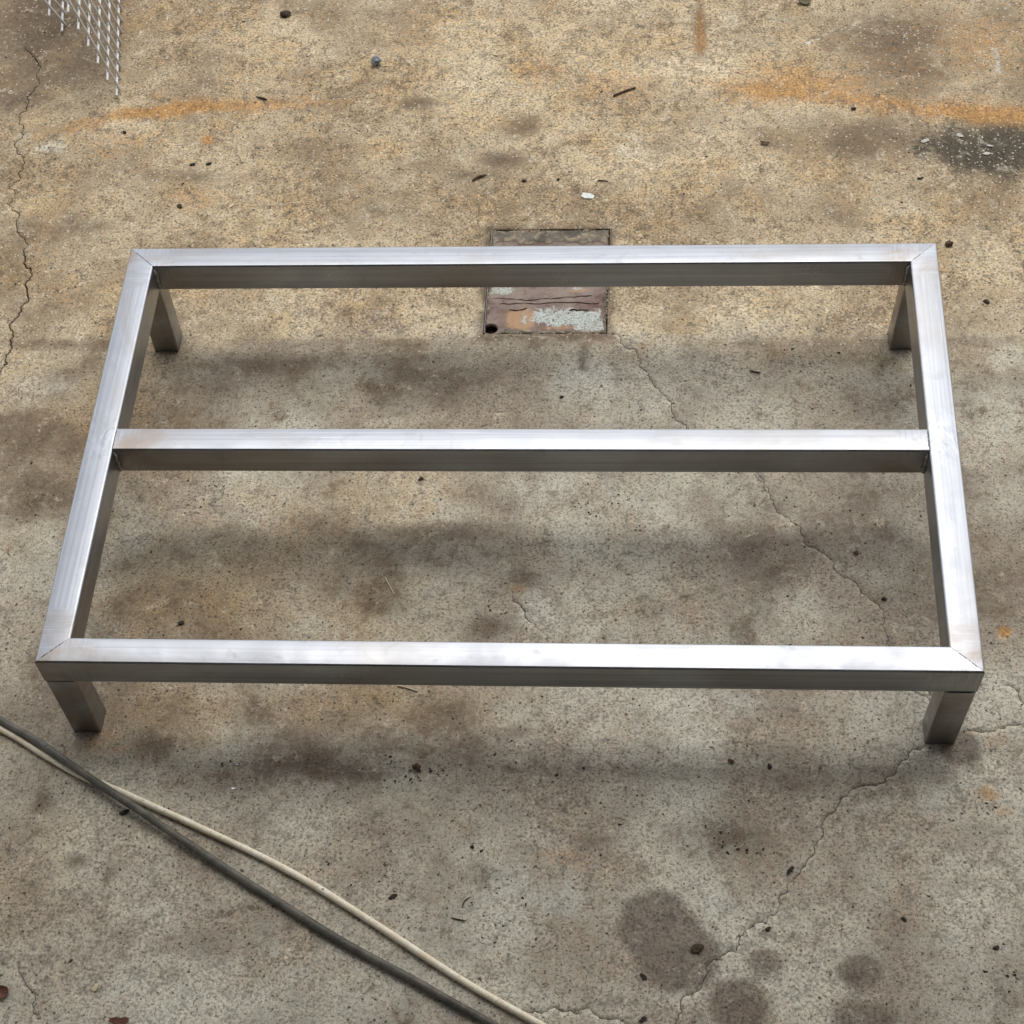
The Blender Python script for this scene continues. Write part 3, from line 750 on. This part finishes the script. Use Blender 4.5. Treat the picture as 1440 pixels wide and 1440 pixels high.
def mesh_panel(label, foot_px, far_px, lean, n_cross, n_long, tip, pitch_u, pitch_v, r=0.0022):
    """welded panel on edge: its foot runs away from the viewer along the floor, its top leans to the left"""
    p0 = G(*foot_px); u = (G(*far_px) - p0).normalized()
    n = Vector((-u.y, u.x, 0)); n = n if n.x < 0 else -n
    v = n * math.cos(lean) + Vector((0, 0, 1)) * math.sin(lean)
    side = u.cross(v); side = side if side.x > 0 else -side
    root = empty('wire_mesh_panel', p0); tag(root, label, 'wire mesh', 'loose wire mesh panels')
    rnd = random.Random(int(foot_px[0]))
    for k in range(n_cross):
        c = u * pitch_u * k + side * r * 1.7
        wire(c + v * 0.0012, c + v * (pitch_v * (n_long - 1) + 0.018 + rnd.uniform(-.002, .002)), r * 1.05, 'upright_wire', M_WIRE, root)
    for j in range(n_long):
        c = v * (0.0055 + pitch_v * j) + Vector((0, 0, 0.001))
        wire(c - u * (tip + rnd.uniform(-.0015, .0015)), c + u * (pitch_u * (n_cross - 1) + tip), r, 'long_wire', M_WIRE, root)
    return root


mesh_panel('larger galvanised wire mesh panel, its near corner reaching the rust streak', (166.9, 128.7), (169.5, 15), math.radians(75), 12, 12, 0.024, 0.0342, 0.0300)
mesh_panel('smaller wire mesh panel half hidden at the left of the larger one', (91.0, 37.5), (92.2, 0), math.radians(62), 8, 5, 0.024, 0.0342, 0.0310)

# ------------------------------------------------------------------ two cables
def smooth_path(pts, step=0.008):
    out = []
    P = [Vector(p) for p in pts]
    for i in range(len(P) - 1):
        p0, p1, p2, p3 = P[max(i - 1, 0)], P[i], P[i + 1], P[min(i + 2, len(P) - 1)]
        n = max(2, int((p2 - p1).length / step))
        for k in range(n):
            t = k / n
            out.append(0.5 * ((2 * p1) + (p2 - p0) * t + (2 * p0 - 5 * p1 + 4 * p2 - p3) * t * t + (3 * p1 - p0 - 3 * p2 + p3) * t ** 3))
    out.append(P[-1]); return out


def cable(name, pxs, r, mat, label, seed):
    raw = [G(x, y, z) for x, y, z in pxs]
    path = smooth_path(raw)
    rnd = random.Random(seed); n = 16; bm = bmesh.new(); rows = []
    for i, p in enumerate(path):
        t = (path[min(i + 1, len(path) - 1)] - path[max(i - 1, 0)]).normalized()
        a = t.cross(Vector((0, 0, 1))).normalized(); b = a.cross(t)
        w = 0.0022 * (vnoise(np.array([i * 0.008]), np.array([seed * 1.0]), 7, seed)[0] - 0.5)
        rr = r * (1 + 0.03 * math.sin(i * 0.31 + seed) + 0.02 * math.sin(i * 0.083))
        rows.append([bm.verts.new(p + a * w + (a * math.cos(2 * math.pi * k / n) + b * math.sin(2 * math.pi * k / n)) * rr) for k in range(n)])
    for i in range(len(rows) - 1):
        for k in range(n): bm.faces.new((rows[i][k], rows[i][(k + 1) % n], rows[i + 1][(k + 1) % n], rows[i + 1][k]))
    bm.faces.new(rows[0][::-1]); bm.faces.new(rows[-1])
    bmesh.ops.recalc_face_normals(bm, faces=bm.faces)
    return tag(link(name, bm_mesh(bm, name, True), mat), label, 'cable', 'cables on the floor')


RD, RC = 0.0056, 0.0047
M_GREY = cable_material('dusty_grey_rubber', (0.058, 0.054, 0.042), (0.125, 0.115, 0.090), (0.20, 0.165, 0.115), 0.55, 0.6)
M_CREAM = cable_material('grimy_cream_pvc', (0.70, 0.60, 0.43), (0.82, 0.76, 0.62), (0.30, 0.21, 0.11), 0.5, 0.5)
hd = lambda t: RD + 0.0003 + t * 2 * RC
cable('cable', [(-130, 925, hd(0)), (-60, 972, hd(.2)), (0, 1013, hd(.45)), (50, 1042, hd(.65)), (100, 1076, hd(.95)), (140, 1103, hd(1.0)), (167, 1121, hd(1.0)), (200, 1143, hd(.85)), (233, 1166, hd(.6)), (283, 1199, hd(.3)),
                (333, 1232, hd(.08)), (400, 1274, hd(0)), (480, 1324, hd(0)), (578, 1377, hd(0)), (636, 1410, hd(0)), (694, 1442, hd(0)), (800, 1505, hd(0)), (900, 1560, hd(0))], RD, M_GREY,
      'thick dark grey cable lying on top where the two cables cross', 5)
cz = RC + 0.0002
cable('cable', [(-130, 962, cz), (-60, 997, cz), (0, 1025, cz), (25, 1038, cz), (60, 1060, cz), (108, 1087.5, cz), (140, 1101, cz), (172, 1114, cz), (205, 1129, cz), (260, 1154, cz), (283, 1165, cz), (367, 1205, cz), (433, 1240, cz),
                (490, 1275, cz), (549, 1313, cz), (607, 1351, cz), (675, 1394, cz), (749, 1436, cz), (860, 1496, cz), (950, 1548, cz)], RC, M_CREAM,
      'thinner grimy cream cable running under the dark grey one', 9)

# ------------------------------------------------------------------ litter on the floor
M_STONE = plain('blue_grey_stone', (0.10, 0.11, 0.12), (0.26, 0.28, 0.30), 0.8, 160)
M_DARK = plain('dark_plant_litter', (0.020, 0.015, 0.010), (0.055, 0.038, 0.024), 0.9, 300)
M_BARK = plain('brown_bark', (0.045, 0.028, 0.017), (0.12, 0.07, 0.04), 0.9, 300)
M_STRAW = plain('dry_straw', (0.42, 0.34, 0.20), (0.58, 0.50, 0.33), 0.7, 200)
M_PAINT = plain('pale_paint_flake', (0.50, 0.51, 0.48), (0.66, 0.67, 0.63), 0.6, 150)
M_LEAFR = plain('dried_red_leaf', (0.050, 0.018, 0.010), (0.13, 0.050, 0.024), 0.7, 120)
M_LEAFG = plain('dried_olive_leaf', (0.055, 0.050, 0.020), (0.14, 0.115, 0.05), 0.7, 120)
M_SEED = plain('seed_husk', (0.022, 0.015, 0.008), (0.075, 0.050, 0.024), 0.85, 420)
M_SHAV = plain('metal_shaving', (0.45, 0.45, 0.45), (0.8, 0.8, 0.8), 0.3, 100, 1.0)


def mmx(px): return px / 1000.0


def lump(name, px, size, mat, label, cat, seed, flat=0.6, stretch=1.0, rot=0.0, group=None, n=2):
    """irregular pebble-like solid; size = radius in metres"""
    rnd = random.Random(seed); bm = bmesh.new()
    bmesh.ops.create_icosphere(bm, subdivisions=n, radius=1)
    ph = [rnd.uniform(0, 6) for _ in range(6)]
    for v in bm.verts:
        c = v.co.copy()
        k = 1 + 0.22 * math.sin(3.1 * c.x + ph[0]) * math.cos(2.7 * c.y + ph[1]) + 0.14 * math.sin(5 * c.z + 4 * c.x + ph[2]) + rnd.uniform(-.07, .07)
        v.co = Vector((c.x * k * size * stretch, c.y * k * size, c.z * k * size * flat))
    zmin = min(v.co.z for v in bm.verts)
    for v in bm.verts: v.co.z -= zmin + size * 0.08
    o = link(name, bm_mesh(bm, name, False), mat)
    o.location = G(*px); o.rotation_euler = (0, 0, rot)
    return tag(o, label, cat, group)


def chip(name, px, outline, thick, mat, label, cat, rot=0.0, tilt=0.0, group=None, curl=0.0):
    """flat flake with real thickness; outline in metres"""
    bm = bmesh.new()
    c = sum((Vector(p) for p in outline), Vector((0, 0))) / len(outline)
    def z(p): return curl * ((p[0] - c.x) ** 2 + 0.6 * (p[1] - c.y) ** 2)
    inner = [(c.x + (p[0] - c.x) * .55, c.y + (p[1] - c.y) * .55) for p in outline]
    rings = []
    for zz in (thick, 0):
        rings.append(([bm.verts.new((p[0], p[1], zz + z(p))) for p in outline], [bm.verts.new((p[0], p[1], zz + z(p))) for p in inner], bm.verts.new((c.x, c.y, zz))))
    L = len(outline)
    for ri, (a, b, m_) in enumerate(rings):
        for i in range(L):
            j = (i + 1) % L
            f1 = (a[i], a[j], b[j], b[i]); f2 = (b[i], b[j], m_)
            bm.faces.new(f1 if ri == 0 else f1[::-1]); bm.faces.new(f2 if ri == 0 else f2[::-1])
    for i in range(L):
        j = (i + 1) % L; bm.faces.new((rings[1][0][i], rings[1][0][j], rings[0][0][j], rings[0][0][i]))
    bmesh.ops.recalc_face_normals(bm, faces=bm.faces)
    o = link(name, bm_mesh(bm, name), mat); o.location = G(*px) + Vector((0, 0, 0.0007)); o.rotation_euler = (tilt, 0, rot)
    return tag(o, label, cat, group)


def stick(name, pxs, r, mat, label, cat, group=None, seed=1):
    rnd = random.Random(seed)
    pts = smooth_path([G(x, y, r * 0.9 + 0.0004) for x, y in pxs], 0.004)
    base = pts[0].copy(); base.z = 0
    bm = bmesh.new(); rows = []; n = 6
    for i, p in enumerate(pts):
        t = (pts[min(i + 1, len(pts) - 1)] - pts[max(i - 1, 0)]).normalized(); a = t.cross(Vector((0, 0, 1))).normalized(); b = a.cross(t)
        rr = r * (0.8 + rnd.uniform(0, .4)) * (0.5 if i in (0, len(pts) - 1) else 1)
        rows.append([bm.verts.new(p - base + (a * math.cos(2 * math.pi * k / n) + b * math.sin(2 * math.pi * k / n)) * rr) for k in range(n)])
    for i in range(len(rows) - 1):
        for k in range(n): bm.faces.new((rows[i][k], rows[i][(k + 1) % n], rows[i + 1][(k + 1) % n], rows[i + 1][k]))
    bm.faces.new(rows[0][::-1]); bm.faces.new(rows[-1]); bmesh.ops.recalc_face_normals(bm, faces=bm.faces)
    o = link(name, bm_mesh(bm, name), mat); o.location = base
    return tag(o, label, cat, group)


def rag(seed, rx, ry, n=11, j=0.28):
    rnd = random.Random(seed)
    return [(rx * math.cos(2 * math.pi * k / n) * (1 + rnd.uniform(-j, j)), ry * math.sin(2 * math.pi * k / n) * (1 + rnd.uniform(-j, j))) for k in range(n)]


lump('pebble', (529, 91), 0.0085, M_STONE, 'blue-grey pebble alone on the tan concrete left of the top centre', 'pebble', 1, .8, 1.15, .3)
lump('pebble', (1334, 345), 0.0052, M_BARK, 'rusty brown pebble just right of the rear right corner of the frame', 'pebble', 2, .7, 1.2, -.4)
chip('leaf', (1132, 4), rag(3, .011, .009), 0.0006, M_LEAFG, 'curled olive leaf at the top edge of the picture', 'leaf', .2, 0, 'dry leaves', 35)
chip('leaf', (4, 1396), rag(4, .010, .009), 0.0006, M_LEAFR, 'dark red-brown leaf at the left edge near the bottom', 'leaf', .4, 0, 'dry leaves', 40)
chip('leaf', (168, 1438), rag(5, .012, .006, 13, .4), 0.0006, M_LEAFR, 'ragged red-brown leaf at the bottom edge left of the cables', 'leaf', 0, 0, 'dry leaves', 30)
chip('leaf', (1075, 203), rag(6, .008, .004), 0.0006, M_BARK, 'small dark brown leaf scrap above the rear right part of the frame', 'leaf', -.3, 0, 'dry leaves', 60)
lump('dirt_clump', (401, 22), 0.0085, M_DARK, 'dark brown clump of litter at the top, right of the wire mesh', 'litter', 7, .45, 1.3, -.1)
lump('dirt_clump', (586, 1080), 0.0055, M_BARK, 'crumbly dark brown clump just in front of the front rail', 'litter', 8, .5, 1.3, -.5)
stick('twig', [(862, 135), (876, 129), (894, 123)], 0.0016, M_BARK, 'dark brown twig above the cover plate near the top', 'twig')
stick('twig', [(840, 254), (848, 254), (855, 255)], 0.0010, M_DARK, 'thin dark twig above the white paint flake', 'twig', seed=2)
stick('twig', [(664, 254), (672, 249), (684, 246)], 0.0020, M_BARK, 'brown bark sliver above the rear rail left of the cover plate', 'twig', seed=3)
stick('twig', [(360, 136), (368, 138), (376, 140)], 0.0018, M_DARK, 'short dark twig beside the left rust streak', 'twig', seed=4)
stick('twig', [(1107, 1228), (1112, 1222), (1116, 1219)], 0.0022, M_DARK, 'stubby dark twig left of the crack in the front right floor', 'twig', seed=5)
stick('twig', [(650, 1276), (653, 1267), (662, 1261)], 0.0008, M_DARK, 'tiny forked dark twig right of the cream cable', 'twig', seed=6)
stick('twig', [(633, 1290), (645, 1293), (656, 1295)], 0.0009, M_DARK, 'thin grey-brown stem lying by mossy specks near the bottom centre', 'twig', seed=7)
stick('twig', [(1290, 250), (1294, 251), (1299, 249)], 0.0013, M_DARK, 'short dark twig below the black algae patch', 'twig', seed=8)
stick('twig', [(1054, 521), (1062, 523), (1070, 524)], 0.0012, M_BARK, 'small brown twig inside the rear bay at the right', 'twig', seed=9)
stick('straw', [(541, 811), (547, 822), (554, 835)], 0.0009, M_STRAW, 'pale straw lying inside the front bay', 'straw')
stick('straw', [(558, 964), (572, 967), (588, 972)], 0.0011, M_STRAW, 'pale straw just below the front rail', 'straw', seed=2)
chip('paint_flake', (826, 276), [(-.010, -.004), (-.003, -.0075), (.011, -.005), (.012, .002), (.004, .006), (-.009, .005)], 0.0010, M_PAINT, 'whitish paint flake above the cover plate', 'flake', -.25, .02)
chip('wood_chip', (697, 78), rag(12, .0055, .0022, 8), 0.0012, M_STRAW, 'small beige wood chip near the top centre', 'wood chip', -.4)
chip('wood_chip', (780, 77), rag(13, .006, .0014, 8), 0.0012, M_STRAW, 'slim curved beige wood chip right of the top centre', 'wood chip', .9)
chip('wood_chip', (135, 1389), rag(14, .0028, .0065, 8, .15), 0.0015, M_STRAW, 'tiny beige wood chip near the lower left corner', 'wood chip', -.15)
chip('wood_chip', (326, 290), rag(15, .0020, .0075, 8, .2), 0.0012, M_STRAW, 'pale curled sliver above the rear left corner of the frame', 'wood chip', -.5)
lump('seed_husk', (980, 1335), 0.0062, M_SEED, 'oval brown seed husk on the large oil stain', 'seed husk', 16, .4, 1.35, .45)
for i, (px, r, st, rot, where) in enumerate((
        ((905, 1374), .0040, 1.7, -.9, 'dark oblong seed below the large oil stain'), ((904, 1434), .0042, 1.7, .5, 'dark oblong seed at the bottom edge under the oil stain'),
        ((553, 1261), .0042, 2.0, .5, 'dark pointed seed just above the cream cable'), ((664, 1191), .0032, 1.2, 0, 'round dark seed in the floor right of the cables'),
        ((1080, 1307), .0038, 1.4, .6, 'dark seed beside the crack right of the oil stain'), ((1271, 1293), .0032, 1.7, -.6, 'dark oval seed in the front right floor'),
        ((1401, 1333), .0038, 1.5, .3, 'dark oval seed near the right edge at the bottom'), ((1082, 1078), .0036, 1.5, -1.2, 'dark curled seed in the shadow of the front rail'),
        ((1028, 1071), .0042, 1.4, -.9, 'reddish brown flake left of the dark curled seed'), ((175, 1143), .0046, 2.0, .5, 'black flake beside the dark cable at the left'),
        ((1243, 843), .0042, 1.3, .2, 'dark crumb on the crack inside the front bay'), ((1204, 778), .0042, 1.2, -.3, 'grey-brown crumb inside the front bay at the right'),
        ((790, 559), .0036, 1.3, .6, 'bluish black crumb inside the rear bay'), ((255, 877), .0048, 1.3, .2, 'dark crumb inside the front bay near its front left corner'),
        ((1200, 154), .0048, 1.4, .2, 'dark crumb below the right rust streak'), ((1387, 425), .0045, 1.6, -.5, 'dark crumb right of the rear right leg'),
        ((737, 255), .0040, 1.6, .1, 'dark crumb above the cover plate'), ((785, 253), .0034, 1.3, .6, 'tiny dark crumb left of the thin dark twig'),
        ((592, 674), .0040, 1.5, .4, 'dark crumb under the middle bar left of centre'), ((253, 291), .0055, 1.3, -.6, 'black crumb above the rear left corner of the frame'),
        ((271, 232), .0042, 1.8, .1, 'dark flake left of its lookalike in the far left floor'), ((294, 231), .0040, 1.8, .3, 'dark flake right of its lookalike in the far left floor'),
        ((175, 187), .0045, 1.1, .1, 'dark crumb below the left rust streak'), ((1106, 700), .0020, 1.1, 0, 'tiny crumb beside the crack under the middle bar'))):
    lump('litter_crumb', px, r * 0.72, M_BARK if 'brown' in where else M_DARK, where, 'crumb', 100 + i, .5, st, rot, 'dark crumbs on the floor', 2)
for i, (px, r, where) in enumerate((((330, 1109), .0038, 'shiny metal shaving in the dirt in front of the front rail'), ((335, 1075), .0026, 'tiny shiny shaving just above the brighter one by the front rail'), ((1014, 1281), .0022, 'tiny glinting shaving right of the oil stain'))):
    chip('metal_shaving', px, rag(160 + i, r, r * .55, 7, .4), 0.0008, M_SHAV, where, 'shaving', .3 * i, .25, 'metal shavings', 80)
for i, (px, rx, ry, rot, where) in enumerate((((1349, 191), .007, .0045, -.6, 'squarish pale flake at the left edge of the black algae patch'), ((1387, 217), .006, .003, .2, 'oblong pale flake in the middle of the black algae patch'),
                                              ((1301, 199), .008, .004, .5, 'pale flake left of the black algae patch'), ((1392, 206), .006, .0022, -.3, 'slim pale flake above the oblong one in the black patch'))):
    chip('paint_flake', px, rag(170 + i, rx, ry, 8, .3), 0.0010, plain('pale_mortar_flake', (0.34, 0.33, 0.29), (0.48, 0.47, 0.42), .85, 150) if i == 0 else bpy.data.materials['pale_mortar_flake'], where, 'flake', rot)


def grit(name, label, n, rmin, rmax, mat, where, seed):
    """loose sand and crumbs, too many to count"""
    rng = np.random.default_rng(seed); V, F = [], []
    tet = np.array([(1, 0, -.4), (-.5, .87, -.4), (-.5, -.87, -.4), (0, 0, .8), (.6, .5, .25), (-.6, .1, .2)])
    fc = [(0, 4, 3), (4, 1, 3), (1, 5, 3), (5, 2, 3), (2, 0, 3), (0, 1, 4), (1, 2, 5)]
    k = 0
    while k < n:
        px = where(rng)
        p = G(*px)
        if PX0 - .004 < p.x < PX1 + .004 and PY0 - .004 < p.y < PY1 + .004 and rng.random() < .8: continue
        r = rmin + (rmax - rmin) * rng.random() ** 2.5
        a = rng.uniform(0, 6.28); ca, sa = math.cos(a), math.sin(a); sxx = rng.uniform(.7, 1.6)
        b = len(V)
        for q in tet * (1 + rng.uniform(-.25, .25, (6, 1))):
            x_, y_ = q[0] * r * sxx, q[1] * r
            V.append((p.x + ca * x_ - sa * y_, p.y + sa * x_ + ca * y_, q[2] * r * .6 + r * .2))
        F += [tuple(b + i for i in f) for f in fc]; k += 1
    me = bpy.data.meshes.new(name); me.from_pydata(V, [], F)
    return tag(link(name, me, mat), label, 'grit', kind='stuff')


CL = [(520, 1230, 45, 25), (700, 1300, 50, 30), (840, 715, 50, 22), (586, 1085, 45, 18), (870, 1130, 60, 30), (1370, 1140, 30, 25), (1400, 1380, 40, 50), (690, 860, 30, 30), (1010, 1190, 60, 30), (300, 700, 40, 30), (1260, 560, 80, 30), (760, 335, 80, 8), (400, 240, 120, 40), (660, 1050, 90, 30), (1130, 850, 60, 50), (330, 1090, 70, 30)]


def w_dark(rng):
    if rng.random() < 0.5:
        c = CL[rng.integers(len(CL))]; return (c[0] + rng.normal() * c[2] * .6, c[1] + rng.normal() * c[3] * .6)
    return (rng.uniform(-20, 1460), rng.uniform(-20, 1460))


def w_pale(rng):
    u = rng.random()
    if u < 0.28: return (1385 + rng.normal() * 45, 212 + rng.normal() * 20)
    if u < 0.42: return (1240 + rng.normal() * 70, 70 + rng.normal() * 35)
    return (rng.uniform(-20, 1460), rng.uniform(-20, 1460) ** 1.0 if rng.random() < .35 else rng.uniform(-20, 480))


def packed_earth(seed, n, mat, bands):
    """earth and crumbs packed into the joint round the cover plate (a part of it)"""
    root = bpy.data.objects['cover_plate']; rng = np.random.default_rng(seed); V, F = [], []
    tet = np.array([(1, 0, -.4), (-.5, .87, -.4), (-.5, -.87, -.4), (0, 0, .8), (.6, .5, .25), (-.6, .1, .2)])
    fc = [(0, 4, 3), (4, 1, 3), (1, 5, 3), (5, 2, 3), (2, 0, 3), (0, 1, 4), (1, 2, 5), (0, 2, 1)]
    w = np.array([b[4] for b in bands], float); w /= w.sum()
    for _ in range(n):
        b = bands[rng.choice(len(bands), p=w)]
        t = rng.random(); x_ = b[0] + (b[2] - b[0]) * t; y_ = b[1] + (b[3] - b[1]) * t
        if vnoise(np.array([x_]), np.array([y_]), 55, 400 + seed)[0] < 0.38: continue
        if abs(b[2] - b[0]) > abs(b[3] - b[1]): y_ += rng.normal() * b[5]
        else: x_ += rng.normal() * b[5]
        if math.hypot(x_ - 0.537, y_ - 0.011) < 0.016: continue
        r = 0.0008 + 0.0020 * rng.random() ** 2; an = rng.uniform(0, 6.28); c_, s_ = math.cos(an), math.sin(an); k = len(V)
        for q in tet * (1 + rng.uniform(-.25, .25, (6, 1))):
            V.append((x_ + (c_ * q[0] - s_ * q[1]) * r - root.location.x, y_ + (s_ * q[0] + c_ * q[1]) * r - root.location.y, q[2] * r * .5 - 0.0006))
        F += [tuple(k + i for i in f) for f in fc]
    me = bpy.data.meshes.new('packed_earth'); me.from_pydata(V, [], F)
    o = link('packed_earth', me, mat, root); o['kind'] = 'stuff'


BANDS = [(PX0, PY1 - 0.001, PX1, PY1 - 0.001, 3.2, 0.0032), (PX1 - 0.001, PY0, PX1 - 0.001, PY1, 1.3, 0.0014), (PX0 + 0.04, PY0 + 0.001, PX1, PY0 + 0.001, 1.6, 0.0022), (PX0 + 0.001, 0.05, PX0 + 0.001, PY1, 0.5, 0.0012)]
packed_earth(3, 900, plain('packed_tan_earth', (0.22, 0.17, 0.11), (0.40, 0.33, 0.23), .95, 160), BANDS)
packed_earth(8, 420, plain('packed_dark_earth', (0.05, 0.040, 0.026), (0.12, 0.095, 0.055), .95, 160), BANDS)
grit('dark_grit', 'scattered dark grit and crumbs on the concrete', 900, 0.0007, 0.0026, M_DARK, w_dark, 5)
grit('pale_grit', 'scattered pale sand grains on the concrete', 520, 0.0006, 0.0022, plain('pale_sand', (0.45, 0.41, 0.33), (0.62, 0.58, 0.50), .85, 90), w_pale, 6)
